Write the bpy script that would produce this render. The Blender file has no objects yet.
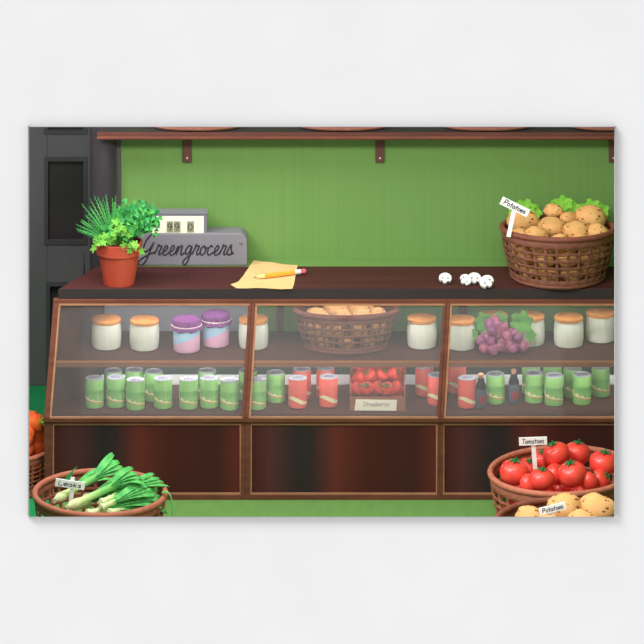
import bpy, math, random
from math import sin, cos, pi, radians as R
from mathutils import Vector, Matrix, noise
random.seed(7)
scene = bpy.context.scene
C = scene.collection

# ------------------------------------------------------------------ camera mapping
F, D, ZC, P0 = 4000.0, 20.0, 6.9, -880.0      # focal (px), camera distance, height, horizon row
def S(Y): return F / (D + Y)
def X(px, Y): return (px - 322) / S(Y)
def Z(py, Y): return ZC - (py - P0) / S(Y)
def YZ(py, z): return F * (ZC - z) / (py - P0) - D

cam_d = bpy.data.cameras.new('camera'); cam = bpy.data.objects.new('camera', cam_d); C.objects.link(cam)
cam.location = (0, -D, ZC); cam.rotation_euler = (R(90), 0, 0)
cam_d.sensor_width = 36; cam_d.lens = F / 644 * 36
cam_d.shift_y = -(322 - P0) / 644
cam_d.clip_end = 200
scene.camera = cam
vs = scene.view_settings
vs.view_transform = 'Standard'; vs.look = 'None'; vs.gamma = 1; vs.exposure = 0

# ------------------------------------------------------------------ materials
def lin(c):
    return tuple(((v / 255) / 12.92 if v / 255 <= .04045 else ((v / 255 + .055) / 1.055) ** 2.4) for v in c) + (1,)
def base_mat(name, rough=.6, spec=.3):
    m = bpy.data.materials.new(name); m.use_nodes = True
    nt = m.node_tree; b = nt.nodes['Principled BSDF']
    b.inputs['Roughness'].default_value = rough; b.inputs['Specular IOR Level'].default_value = spec
    return m, nt, b
def coords(nt, scale=(1, 1, 1), rot=(0, 0, 0), kind='Object'):
    tc = nt.nodes.new('ShaderNodeTexCoord'); mp = nt.nodes.new('ShaderNodeMapping')
    mp.inputs['Scale'].default_value = scale; mp.inputs['Rotation'].default_value = rot
    nt.links.new(tc.outputs[kind], mp.inputs['Vector']); return mp.outputs['Vector']
def ramp(nt, stops, interp='LINEAR'):
    r = nt.nodes.new('ShaderNodeValToRGB'); r.color_ramp.interpolation = interp
    e = r.color_ramp.elements
    while len(e) < len(stops): e.new(.5)
    for k, (p, c) in enumerate(stops): e[k].position = p; e[k].color = lin(c)
    return r
def noisy(name, c1, c2, scale=(8, 8, 8), rough=.6, spec=.3, detail=3, lo=.35, hi=.65, bump=0):
    m, nt, b = base_mat(name, rough, spec)
    n = nt.nodes.new('ShaderNodeTexNoise'); n.inputs['Scale'].default_value = 1; n.inputs['Detail'].default_value = detail
    nt.links.new(coords(nt, scale), n.inputs['Vector'])
    r = ramp(nt, [(lo, c1), (hi, c2)]); nt.links.new(n.outputs['Fac'], r.inputs['Fac'])
    nt.links.new(r.outputs['Color'], b.inputs['Base Color'])
    if bump:
        bp = nt.nodes.new('ShaderNodeBump'); bp.inputs['Strength'].default_value = bump; bp.inputs['Distance'].default_value = .01
        nt.links.new(n.outputs['Fac'], bp.inputs['Height']); nt.links.new(bp.outputs['Normal'], b.inputs['Normal'])
    return m
def specks(name, c1, c2, cs, scale=40, size=.18, rough=.7):
    """base colour with small dark dimples"""
    m, nt, b = base_mat(name, rough, .2)
    v = coords(nt)
    n = nt.nodes.new('ShaderNodeTexNoise'); n.inputs['Scale'].default_value = 14
    nt.links.new(v, n.inputs['Vector'])
    r = ramp(nt, [(.35, c1), (.65, c2)]); nt.links.new(n.outputs['Fac'], r.inputs['Fac'])
    w = nt.nodes.new('ShaderNodeTexVoronoi'); w.inputs['Scale'].default_value = scale
    mp2 = coords(nt, (1, 1, 2.0)); nt.links.new(mp2, w.inputs['Vector'])
    lt = nt.nodes.new('ShaderNodeMath'); lt.operation = 'LESS_THAN'; lt.inputs[1].default_value = size
    nt.links.new(w.outputs['Distance'], lt.inputs[0])
    mx = nt.nodes.new('ShaderNodeMix'); mx.data_type = 'RGBA'
    nt.links.new(lt.outputs[0], mx.inputs['Factor']); nt.links.new(r.outputs['Color'], mx.inputs['A'])
    mx.inputs['B'].default_value = lin(cs)
    nt.links.new(mx.outputs['Result'], b.inputs['Base Color'])
    return m
def axis_ramp(name, stops, axis='Z', a=0, bb=1, rough=.6, spec=.3, dist=0.0, interp='LINEAR', tilt=0):
    """colour of the thing itself running along one of its own axes"""
    m, nt, b = base_mat(name, rough, spec)
    v = coords(nt, rot=(0, tilt, 0)); s = nt.nodes.new('ShaderNodeSeparateXYZ'); nt.links.new(v, s.inputs[0])
    mr = nt.nodes.new('ShaderNodeMapRange'); mr.inputs['From Min'].default_value = a; mr.inputs['From Max'].default_value = bb
    src = s.outputs[axis]
    if dist:
        n = nt.nodes.new('ShaderNodeTexNoise'); n.inputs['Scale'].default_value = 1
        nt.links.new(coords(nt, (30, 30, 4)), n.inputs['Vector'])
        ma = nt.nodes.new('ShaderNodeMath'); ma.operation = 'MULTIPLY_ADD'; ma.inputs[1].default_value = dist
        nt.links.new(n.outputs['Fac'], ma.inputs[0]); nt.links.new(src, ma.inputs[2]); src = ma.outputs[0]
    nt.links.new(src, mr.inputs['Value'])
    r = ramp(nt, stops, interp); nt.links.new(mr.outputs[0], r.inputs['Fac'])
    nt.links.new(r.outputs['Color'], b.inputs['Base Color'])
    return m

M = {}
M['plaster'] = noisy('pale_grey_plaster', (204, 204, 205), (206, 206, 207), (3, 3, 3), .9, .1)
M['trim'] = noisy('grey_shadow_edge', (150, 150, 151), (154, 154, 155), (3, 3, 3), .8, .1)  # grey of the edge added to cast the shadow round the opening
M['green_wall'] = noisy('green_boarding', (109, 146, 80), (114, 150, 83), (110, 110, .6), .85, .1, 2)
M['green_floor'] = noisy('green_floor_paint', (101, 143, 76), (107, 149, 80), (20, 6, 6), .7, .1)
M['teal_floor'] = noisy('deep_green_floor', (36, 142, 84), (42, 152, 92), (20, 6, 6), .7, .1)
M['ceil'] = noisy('cream_ceiling', (225, 222, 215), (232, 228, 220), (3, 3, 3), .9, .1)
M['door'] = noisy('grey_door_paint', (92, 90, 92), (99, 97, 99), (4, 4, 2), .55, .3)
M['door_edge'] = noisy('grey_door_moulding', (66, 66, 67), (74, 74, 75), (4, 4, 2), .5, .3)
M['door_glass'] = noisy('black_door_panel', (50, 47, 49), (56, 53, 55), (2, 2, 5), .25, .4)
M['charcoal'] = noisy('charcoal_post', (54, 49, 54), (62, 57, 61), (5, 5, 1), .4, .3)
M['post_trim'] = noisy('brownish_grey_trim', (78, 72, 74), (88, 80, 82), (5, 5, 1), .6, .3)
M['dark_top'] = noisy('mahogany_top', (72, 40, 40), (84, 47, 45), (1.2, 26, 26), .55, .06)
M['edge_black'] = noisy('ebonised_edge', (56, 51, 51), (62, 55, 54), (2, 20, 20), .6, .08)
M['frame'] = noisy('brown_wood_frame', (104, 62, 50), (118, 72, 56), (6, 6, 30), .6, .1)
M['bead'] = noisy('light_wood_bead', (168, 120, 90), (182, 132, 100), (6, 6, 30), .6, .15)
M['railwood'] = noisy('mid_brown_rail', (132, 88, 66), (146, 100, 76), (3, 30, 30), .6, .1)
M['shelfwood'] = noisy('reddish_shelf_wood', (84, 50, 43), (96, 58, 50), (3, 30, 30), .7, .1)
M['greyback'] = noisy('light_grey_back', (172, 172, 182), (182, 182, 192), (3, 3, 3), .6, .2)
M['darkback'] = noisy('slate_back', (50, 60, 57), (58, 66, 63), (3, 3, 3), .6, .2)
M['white'] = noisy('white_paint', (248, 248, 248), (252, 252, 252), (3, 3, 3), .6, .2)
M['brackets'] = noisy('dark_wood_bracket', (92, 58, 48), (102, 66, 54), (30, 30, 6), .6, .3)
M['steel'] = noisy('screw_steel', (220, 220, 225), (235, 235, 240), (30, 30, 30), .35, .5)
M['wicker'] = noisy('brown_wicker', (118, 72, 58), (134, 84, 66), (30, 30, 60), .65, .25, bump=.3)
M['wicker_rim'] = noisy('reddish_brown_wicker_rim', (122, 68, 54), (136, 78, 62), (30, 30, 60), .6, .25)
M['terracotta_wicker'] = noisy('terracotta_wicker', (146, 84, 64), (162, 98, 76), (30, 30, 60), .65, .25, bump=.3)
M['terracotta_rim'] = noisy('terracotta_rim', (172, 100, 78), (186, 112, 88), (30, 30, 60), .6, .25)
M['potato'] = specks('potato_skin', (216, 160, 100), (226, 174, 114), (140, 88, 48), 40, .23)
M['tomato'] = noisy('tomato_skin', (226, 58, 50), (238, 78, 64), (9, 9, 9), .28, .5)
M['calyx'] = noisy('dark_green_calyx', (34, 108, 60), (50, 128, 72), (30, 30, 30), .6, .3)
M['berrycalyx'] = noisy('olive_calyx', (86, 84, 40), (104, 104, 52), (30, 30, 30), .7, .2)
M['carrot'] = noisy('carrot_orange', (244, 100, 48), (250, 124, 62), (6, 40, 40), .5, .3)
M['leafgreen'] = noisy('fresh_leaf', (112, 186, 52), (150, 206, 76), (22, 22, 22), .6, .3)
M['herb1'] = noisy('herb_leaf', (50, 150, 76), (88, 178, 78), (18, 18, 18), .6, .3)
M['herb2'] = noisy('deep_herb_leaf', (44, 142, 80), (74, 168, 90), (18, 18, 18), .6, .3)
M['herb3'] = noisy('yellow_green_herb_leaf', (98, 172, 64), (134, 192, 74), (18, 18, 18), .6, .3)
M['pot'] = noisy('terracotta_pot', (184, 72, 52), (194, 82, 60), (12, 12, 5), .5, .35)
M['soil'] = noisy('soil', (60, 42, 34), (82, 58, 46), (60, 60, 60), .95, .1)
M['reg'] = noisy('grey_enamel', (127, 124, 131), (132, 129, 136), (4, 4, 4), .5, .2)
M['regdark'] = noisy('dark_grey_frame', (116, 114, 124), (124, 122, 132), (4, 4, 4), .4, .4)
M['cream'] = noisy('cream_enamel', (236, 230, 208), (240, 234, 214), (4, 4, 4), .5, .3)
M['display'] = noisy('khaki_display', (142, 138, 112), (150, 146, 120), (30, 30, 30), .3, .4)
M['ink'] = noisy('dark_ink', (52, 46, 52), (60, 54, 60), (30, 30, 30), .6, .2)
M['paper'] = noisy('yellowed_paper', (226, 188, 130), (234, 196, 142), (8, 8, 8), .9, .05)
M['pencil'] = noisy('orange_pencil', (240, 158, 52), (246, 172, 66), (8, 8, 8), .4, .4)
M['penwood'] = noisy('bare_pencil_wood', (240, 204, 140), (246, 212, 150), (60, 60, 60), .7, .2)
M['pink'] = noisy('pink_eraser', (236, 104, 116), (242, 116, 126), (30, 30, 30), .8, .2)
M['mush'] = noisy('mushroom_flesh', (222, 221, 218), (230, 229, 226), (30, 30, 30), .8, .1)
M['gill'] = noisy('mushroom_gill', (126, 124, 124), (144, 142, 142), (30, 30, 30), .8, .1)
M['ceramic'] = noisy('ivory_glaze', (240, 243, 222), (248, 250, 234), (50, 50, 2), .4, .35)
M['cork'] = noisy('orange_cork', (238, 152, 76), (246, 168, 92), (50, 50, 50), .75, .15)
M['cloth'] = noisy('purple_cloth', (134, 66, 136), (154, 84, 156), (60, 60, 60), .85, .1)
M['band'] = noisy('pale_pink_band', (248, 214, 226), (250, 222, 232), (60, 60, 60), .6, .2)
M['jam'] = axis_ramp('blue_and_pink_filling', [(0, (248, 190, 220)), (.5, (250, 196, 224)), (.52, (178, 222, 246)), (1, (192, 230, 250))],
                     'Z', 0, .135, .35, .4, .012, tilt=R(22))
M['can_green'] = noisy('green_can_print', (138, 196, 106), (154, 208, 120), (60, 60, 2), .35, .4)
M['can_red'] = noisy('coral_red_can_print', (238, 96, 84), (244, 112, 98), (60, 60, 2), .35, .4)
M['can_top'] = noisy('pale_aluminium', (180, 180, 192), (206, 206, 214), (60, 60, 60), .35, .5)
M['can_mark'] = noisy('grey_lid_mark', (140, 138, 152), (156, 154, 168), (60, 60, 60), .5, .4)
M['can_cream'] = noisy('cream_wave_print', (250, 240, 184), (252, 244, 198), (60, 60, 60), .45, .3)
M['can_orange'] = noisy('orange_wave_print', (240, 168, 96), (244, 180, 110), (60, 60, 60), .45, .3)
M['can_dgreen'] = noisy('mid_green_print', (84, 166, 92), (94, 176, 100), (60, 60, 60), .45, .3)
M['can_dred'] = noisy('dusky_red_print', (206, 92, 84), (212, 100, 90), (60, 60, 60), .45, .3)
M['bottle'] = noisy('dark_slate_glass', (74, 82, 94), (86, 94, 106), (20, 20, 5), .25, .5)
M['bottleneck'] = noisy('black_capsule', (30, 29, 36), (38, 36, 44), (20, 20, 5), .5, .2)
M['label'] = noisy('wine_red_label', (150, 38, 62), (160, 46, 70), (40, 40, 40), .7, .2)
M['corktan'] = noisy('tan_cork', (196, 140, 108), (206, 152, 120), (90, 90, 90), .8, .1)
M['grape'] = noisy('purple_grape_skin', (122, 50, 96), (196, 112, 148), (22, 22, 22), .3, .5)
def vary(mat, hue, val):
    nt = mat.node_tree; b = nt.nodes['Principled BSDF']; lk = b.inputs['Base Color'].links[0]; src = lk.from_socket
    oi = nt.nodes.new('ShaderNodeObjectInfo'); hs = nt.nodes.new('ShaderNodeHueSaturation')
    for inp, a in (('Hue', hue), ('Value', val)):
        mr = nt.nodes.new('ShaderNodeMapRange'); mr.inputs['To Min'].default_value = a[0]; mr.inputs['To Max'].default_value = a[1]
        nt.links.new(oi.outputs['Random'], mr.inputs['Value']); nt.links.new(mr.outputs[0], hs.inputs[inp])
    nt.links.new(src, hs.inputs['Color']); nt.links.new(hs.outputs[0], b.inputs['Base Color'])
vary(M['grape'], (.46, .53), (.8, 1.4))
M['grapeleaf'] = noisy('grape_leaf', (92, 168, 76), (132, 196, 92), (22, 22, 22), .65, .25)
M['stemgreen'] = noisy('yellowish_stem', (150, 170, 70), (170, 186, 86), (30, 30, 30), .7, .2)
M['crate'] = noisy('thin_crate_wood', (148, 92, 70), (164, 106, 82), (8, 40, 40), .7, .2)
M['berry'] = specks('strawberry_skin', (188, 44, 36), (202, 56, 46), (226, 130, 84), 150, .2, .35)
M['leek'] = axis_ramp('leek_stem', [(0, (230, 238, 186)), (.22, (206, 228, 150)), (.45, (126, 200, 104)), (.75, (74, 176, 82))], 'X', 0, .5, .5, .3, 0)
M['leekleaf'] = noisy('leek_leaf', (70, 172, 82), (108, 198, 106), (30, 8, 8), .5, .3)
M['root'] = noisy('leek_root', (238, 232, 190), (246, 240, 204), (30, 30, 30), .8, .1)
M['tag_white'] = noisy('white_card', (250, 250, 248), (253, 253, 252), (10, 10, 10), .8, .1)
M['tag_cream'] = noisy('cream_card', (252, 246, 220), (253, 248, 226), (10, 10, 10), .8, .1)

def reflection_bands():
    m, nt, b = base_mat('mahogany_reflection_bands', .6, .08)
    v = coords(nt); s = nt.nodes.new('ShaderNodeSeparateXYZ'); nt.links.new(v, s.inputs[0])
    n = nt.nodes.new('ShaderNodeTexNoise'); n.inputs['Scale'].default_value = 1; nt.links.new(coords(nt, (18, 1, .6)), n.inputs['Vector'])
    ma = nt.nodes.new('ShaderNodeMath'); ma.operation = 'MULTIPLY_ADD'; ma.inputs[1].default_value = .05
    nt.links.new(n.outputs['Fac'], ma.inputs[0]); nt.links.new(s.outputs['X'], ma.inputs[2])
    r = ramp(nt, [(0, (74, 34, 30)), (.12, (84, 50, 48)), (.26, (50, 44, 44)), (.33, (54, 45, 44)), (.44, (104, 50, 42)), (.6, (76, 38, 34)), (.84, (68, 38, 34)), (.93, (96, 44, 38)), (1, (60, 36, 34))])  # vertical dark and red bands are gloss reflections painted into the wood colour
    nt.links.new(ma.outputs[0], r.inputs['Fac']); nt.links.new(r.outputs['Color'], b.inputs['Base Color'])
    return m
M['reflection_bands'] = reflection_bands()

def glass(name, haze, col=(255, 255, 255)):
    m = bpy.data.materials.new(name); m.use_nodes = True; nt = m.node_tree; nt.nodes.clear()
    o = nt.nodes.new('ShaderNodeOutputMaterial'); t = nt.nodes.new('ShaderNodeBsdfTransparent')
    d = nt.nodes.new('ShaderNodeBsdfDiffuse'); g = nt.nodes.new('ShaderNodeBsdfGlossy'); g.inputs['Roughness'].default_value = .03
    d.inputs['Color'].default_value = lin(col)
    m1 = nt.nodes.new('ShaderNodeMixShader'); m1.inputs[0].default_value = haze
    nt.links.new(t.outputs[0], m1.inputs[1]); nt.links.new(d.outputs[0], m1.inputs[2])
    fr = nt.nodes.new('ShaderNodeFresnel'); fr.inputs['IOR'].default_value = 1.35
    m2 = nt.nodes.new('ShaderNodeMixShader'); nt.links.new(fr.outputs[0], m2.inputs[0])
    nt.links.new(m1.outputs[0], m2.inputs[1]); nt.links.new(g.outputs[0], m2.inputs[2])
    nt.links.new(m2.outputs[0], o.inputs['Surface']); return m
M['glass'] = glass('reflection_haze_glass', .038)  # slight white diffuse mixed in as the reflected haze on the panes

# ------------------------------------------------------------------ mesh building
class MB:
    def __init__(s): s.v = []; s.f = []
    def add(s, vs_, fs, mtx=None):
        n = len(s.v)
        s.v += [tuple(mtx @ Vector(p)) if mtx else tuple(p) for p in vs_]
        s.f += [tuple(i + n for i in f) for f in fs]; return s
    def box(s, x0, x1, y0, y1, z0, z1, mtx=None):
        return s.hexa([(x0, y0, z0), (x1, y0, z0), (x1, y0, z1), (x0, y0, z1)], (0, y1 - y0, 0), mtx)
    def hexa(s, q, off, mtx=None):
        o = Vector(off); a = [Vector(p) for p in q]
        return s.add(a + [p + o for p in a], [(0, 1, 2, 3), (7, 6, 5, 4), (0, 4, 5, 1), (1, 5, 6, 2), (2, 6, 7, 3), (3, 7, 4, 0)], mtx)
    def prism(s, poly, off, mtx=None):
        n = len(poly); o = Vector(off); a = [Vector(p) for p in poly]
        return s.add(a + [p + o for p in a], [tuple(range(n)), tuple(range(2 * n - 1, n - 1, -1))] +
                     [(i, i + n, (i + 1) % n + n, (i + 1) % n) for i in range(n)], mtx)
    def lathe(s, prof, n=32, mtx=None, fn=None, cap=True):
        vs_ = []
        for (r, z) in prof:
            for k in range(n):
                a = 2 * pi * k / n; p = (r * cos(a), r * sin(a), z)
                vs_.append(fn(p, a) if fn else p)
        fs = []
        for j in range(len(prof) - 1):
            for k in range(n):
                k2 = (k + 1) % n; fs.append((j * n + k, j * n + k2, (j + 1) * n + k2, (j + 1) * n + k))
        if cap:
            fs.append(tuple(range(n - 1, -1, -1))); fs.append(tuple(range((len(prof) - 1) * n, len(prof) * n)))
        return s.add(vs_, fs, mtx)
    def tube(s, pts, r, n=8, closed=False, flat=1.0, mtx=None):
        pts = [Vector(p) for p in pts]; m = len(pts); rs = r if isinstance(r, (list, tuple)) else [r] * m
        vs_ = []; prev = None
        for i, p in enumerate(pts):
            a = pts[(i - 1) % m] if (closed or i > 0) else p
            b = pts[(i + 1) % m] if (closed or i < m - 1) else p
            t = (b - a)
            t = t.normalized() if t.length > 1e-9 else Vector((0, 0, 1))
            if prev is None:
                u = t.cross(Vector((0, 1, 0)));
                if u.length < .1: u = t.cross(Vector((0, 0, 1)))
            else: u = prev - t * prev.dot(t)
            u.normalize(); prev = u; w = t.cross(u)
            for k in range(n):
                an = 2 * pi * k / n; vs_.append(p + u * cos(an) * rs[i] + w * sin(an) * rs[i] * flat)
        fs = []
        for i in range(m if closed else m - 1):
            j = (i + 1) % m
            for k in range(n):
                k2 = (k + 1) % n; fs.append((i * n + k, i * n + k2, j * n + k2, j * n + k))
        if not closed: fs += [tuple(range(n - 1, -1, -1)), tuple(range((m - 1) * n, m * n))]
        return s.add(vs_, fs, mtx)
    def ball(s, c, r, nu=16, nv=10, mtx=None, fn=None):
        """ellipsoid with optional deformation"""
        rx, ry, rz = r if isinstance(r, (tuple, list)) else (r, r, r); vs_ = []
        for j in range(nv + 1):
            th = pi * j / nv
            for k in range(nu):
                a = 2 * pi * k / nu
                d = Vector((sin(th) * cos(a), sin(th) * sin(a), cos(th)))
                q = 1 + (fn(d) if fn else 0)
                vs_.append((c[0] + rx * d.x * q, c[1] + ry * d.y * q, c[2] + rz * d.z * q))
        fs = [(j * nu + k, (j + 1) * nu + k, (j + 1) * nu + (k + 1) % nu, j * nu + (k + 1) % nu) for j in range(nv) for k in range(nu)]
        return s.add(vs_, fs, mtx)
    def build(s, name, mat, parent=None, loc=(0, 0, 0), rot=(0, 0, 0), smooth=False, bevel=0, solid=0):
        me = bpy.data.meshes.new(name); me.from_pydata(s.v, [], s.f)
        import bmesh
        bm = bmesh.new(); bm.from_mesh(me); bmesh.ops.remove_doubles(bm, verts=bm.verts, dist=1e-6)
        bmesh.ops.recalc_face_normals(bm, faces=bm.faces)
        if smooth:
            for f in bm.faces: f.smooth = True
            for e in bm.edges:
                if len(e.link_faces) == 2 and e.calc_face_angle(0) > R(40): e.smooth = False
        bm.to_mesh(me); bm.free()
        me.materials.append(M[mat]); o = bpy.data.objects.new(name, me); C.objects.link(o)
        o.location = loc; o.rotation_euler = rot
        if parent: o.parent = parent
        if bevel:
            b = o.modifiers.new('bevel', 'BEVEL'); b.width = bevel; b.segments = 2; b.limit_method = 'ANGLE'
        if solid:
            b = o.modifiers.new('solid', 'SOLIDIFY'); b.thickness = solid; b.offset = 0
        return o

def struct(o): o['kind'] = 'structure'; return o
def tag(o, label, cat, group=None):
    o['label'] = label; o['category'] = cat
    if group: o['group'] = group
    return o
def empty(name, loc, label, cat, group=None, rot=(0, 0, 0)):
    o = bpy.data.objects.new(name, None); C.objects.link(o); o.location = loc; o.rotation_euler = rot
    o.empty_display_size = .05
    return tag(o, label, cat, group)
def dup(src, loc, rot, label, group=None, scale=None):
    r = src.copy(); C.objects.link(r); r.location = loc; r.rotation_euler = rot; r['label'] = label
    if group: r['group'] = group
    if scale: r.scale = scale
    for ch in [o for o in list(C.objects) if o.parent == src]:
        c = ch.copy(); C.objects.link(c); c.parent = r
        for g in [o for o in list(C.objects) if o.parent == ch]:
            d = g.copy(); C.objects.link(d); d.parent = c
    return r
ORD = ['first', 'second', 'third', 'fourth', 'fifth', 'sixth', 'seventh', 'eighth', 'ninth', 'tenth', 'eleventh', 'twelfth', 'thirteenth', 'fourteenth']

# ------------------------------------------------------------------ lettering drawn as strokes
def circ(cx, cy, rx, ry, a0=0, a1=360, n=12):
    return [(cx + rx * cos(R(a0 + (a1 - a0) * k / n)), cy + ry * sin(R(a0 + (a1 - a0) * k / n))) for k in range(n + 1)]
G = {
 'P': (1.15, [[(.1, 0), (.15, 1.7)], [(-.05, 1.62), (.5, 1.75), (.95, 1.5), (.8, 1.0), (.15, .75)]]),
 'T': (1.1, [[(.5, 0), (.5, 1.6)], [(0, 1.6), (1.05, 1.6)]]),
 'L': (.95, [[(.1, 1.6), (.1, 0), (.85, 0)]]),
 'S': (1.0, [[(.8, 1.4), (.5, 1.62), (.15, 1.35), (.3, .95), (.7, .7), (.75, .25), (.4, 0), (.05, .2)]]),
 'o': (.95, [circ(.42, .5, .36, .5)]),
 't': (.8, [[(.35, 1.5), (.33, .2), (.55, 0)], [(0, 1.0), (.7, 1.05)]]),
 'a': (1.0, [circ(.4, .48, .36, .48, 40, 400), [(.76, 1), (.76, .15), (.9, 0)]]),
 'e': (.92, [[(.08, .5), (.75, .58), (.68, .9), (.4, 1.02), (.1, .75), (.08, .35), (.35, 0), (.75, .15)]]),
 's': (.8, [[(.6, .9), (.35, 1.02), (.1, .8), (.3, .55), (.6, .35), (.45, .03), (.05, .08)]]),
 'm': (1.3, [[(.08, 0), (.08, 1)], [(.08, .75), (.3, 1.0), (.5, .85), (.5, 0)], [(.5, .75), (.75, 1.0), (1.0, .85), (1.0, 0)]]),
 'k': (.9, [[(.1, 0), (.1, 1.6)], [(.7, 1), (.12, .45), (.75, 0)]]),
 'r': (.75, [[(.1, 1), (.12, 0)], [(.12, .6), (.35, .98), (.65, .95)]]),
 'w': (1.2, [[(0, 1), (.25, 0), (.5, .8), (.75, 0), (1.05, 1)]]),
 'b': (.95, [[(.1, 1.6), (.1, 0)], circ(.45, .45, .35, .45)]),
 'y': (.9, [[(.05, 1), (.4, .1)], [(.75, 1), (.4, .1), (.1, -.5)]]),
 '9': (1.0, [circ(.45, 1.1, .35, .42), [(.8, 1.15), (.75, .5), (.35, 0)]]),
 '0': (1.0, [circ(.45, .75, .36, .75)]),
}
# joined script letters
SC = {
 'G': (1.9, [[(1.5, 1.9), (1.25, 2.15), (.85, 2.0), (.45, 1.3), (.4, .6), (.75, .35), (1.2, .7), (1.55, 1.35), (1.3, .5), (1.0, -.6), (.55, -1.05), (.1, -.9), (.3, -.45), (1.2, .05), (1.9, .35)]]),
 'r': (.85, [[(0, .1), (.25, .8), (.3, 1.12), (.42, .95), (.72, .92), (.55, .3), (.65, .02), (.95, .25)]]),
 'e': (.85, [[(0, .2), (.5, .5), (.62, .85), (.42, 1.0), (.18, .6), (.25, .1), (.55, 0), (.95, .3)]]),
 'n': (1.15, [[(0, .2), (.25, .95), (.2, 0)], [(.2, .2), (.5, .9), (.75, .9), (.7, .3), (.85, 0), (1.2, .3)]]),
 'g': (1.0, [[(.75, .85), (.45, 1.0), (.12, .55), (.25, .08), (.6, .3), (.8, .95), (.7, -.5), (.35, -1.0), (.05, -.7), (.4, -.25), (1.1, .3)]]),
 'o': (.9, [[(.5, .98), (.15, .7), (.15, .2), (.42, 0), (.72, .3), (.7, .75), (.45, .98), (.6, .75), (1.0, .75)]]),
 'c': (.8, [[(.65, .8), (.45, 1.0), (.15, .65), (.15, .2), (.42, 0), (.85, .3)]]),
 's': (.9, [[(0, .1), (.42, 1.1), (.5, .7), (.66, .3), (.45, 0), (.1, .12), (.5, .05), (.95, .25)]]),
}
def smooth_line(p, k=4):
    if len(p) < 3: return p
    out = []
    for i in range(len(p) - 1):
        a = p[max(i - 1, 0)]; b = p[i]; c = p[i + 1]; d = p[min(i + 2, len(p) - 1)]
        for j in range(k):
            t = j / k
            out.append(tuple(.5 * (2 * b[q] + (c[q] - a[q]) * t + (2 * a[q] - 5 * b[q] + 4 * c[q] - d[q]) * t * t + (-a[q] + 3 * b[q] - 3 * c[q] + d[q]) * t ** 3) for q in (0, 1)))
    return out + [p[-1]]
def lettering(text, font, width, h, pen, slant=0, height_only=False):
    """strokes centred on x=0, baseline z=0, lying in the XZ plane"""
    tot = sum(font[c][0] for c in text); k = width / tot
    mb = MB(); x = 0
    for c in text:
        adv, strokes = font[c]
        for st in strokes:
            pts = [((x + px + slant * py) * k - width / 2, 0, py * h) for px, py in (smooth_line(st) if len(st) < 12 or font is SC else st)]
            mb.tube(pts, pen, 5, flat=.45)
        x += adv
    return mb

# ------------------------------------------------------------------ setting
YW = -1.9; YL = YW - .03
sl = S(YL)
OX0, OX1 = X(28.3, YL), X(615.2, YL)
OZ1, OZ0 = Z(127, YL), Z(516.7, YL)
fl = .011
mb = MB()
mb.hexa([(OX0, YW, -.1), (OX1, YW, -.1), (OX1, YW, OZ0 - fl), (OX0, YW, OZ0 - fl)], (0, .02, 0))
mb.v[6] = (OX1, YW + .02, OZ0 - fl - .009); mb.v[7] = (OX0, YW + .02, OZ0 - fl - .009)
for a in ((-6, OX0, -.1, 5), (OX1, 6, -.1, 5), (OX0, OX1, OZ1 - .0075, 5)):
    mb.box(a[0], a[1], YW, YW + .02, a[2], a[3])
struct(mb.build('wall_front', 'plaster'))
mb = MB(); t = .002; tu = .0093
mb.hexa([(OX0 - t, YL, OZ0), (OX0, YL, OZ0), (OX0, YL, OZ1), (OX0 - t, YL, OZ1)], (0, .0298, 0))
mb.hexa([(OX1, YL, OZ0), (OX1 + t, YL, OZ0), (OX1 + t, YL, OZ1), (OX1, YL, OZ1)], (0, .0298, 0))
mb.hexa([(OX0 - t, YL, OZ1), (OX1 + t, YL, OZ1), (OX1 + t, YL, OZ1 + t), (OX0 - t, YL, OZ1 + t)], (0, .0298, -.0077))
mb.hexa([(OX0 - t, YL, OZ0 - t), (OX1 + t, YL, OZ0 - t), (OX1 + t, YL, OZ0), (OX0 - t, YL, OZ0)], (0, .0298, -fl))
struct(mb.build('shadow_edge', 'trim'))  # raised edge added to cast a soft shadow right of and below the opening

ZT = 1.005; WB = .72; XP = X(121, WB)
XR = 1.745
struct(MB().box(XP, XR, WB, WB + .1, ZT, 2.75).box(XP, XR, .605, WB + .1, 0, .97).box(XP, XR, .573, WB + .1, .97, ZT).build('wall_back', 'green_wall'))
struct(MB().box(XR, XR + .08, YW + .02, WB + .1, 0, 2.75).build('wall_right', 'green_wall'))
struct(MB().box(-2.38, -2.3, YW + .02, 1.98, 0, 2.75).build('wall_left', 'door'))
struct(MB().box(-2.3, XR, 1.9, 1.98, 0, 2.75).build('wall_rear', 'door'))
struct(MB().box(-1.36, XR + .08, YW + .02, WB, -.06, 0).build('floor', 'green_floor'))
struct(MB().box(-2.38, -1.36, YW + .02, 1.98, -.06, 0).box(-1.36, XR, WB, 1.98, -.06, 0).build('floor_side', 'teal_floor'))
struct(MB().box(-2.38, XR + .08, YW + .02, 1.98, 2.75, 2.8).build('ceiling', 'ceil'))
# charcoal column and flat trim at the left end of the green wall
mb = MB(); xc = X(103, .67); rr = .068
mb.prism([(xc + rr * cos(a), .672 + .06 * sin(a), 0) for a in [2 * pi * k / 28 for k in range(28)]], (0, 0, 2.75))
struct(mb.build('trim_2', 'charcoal', smooth=True))
struct(MB().box(X(113.5, .71), XP - .001, .705, .82, 0, 2.75).build('trim_3', 'post_trim'))

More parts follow.
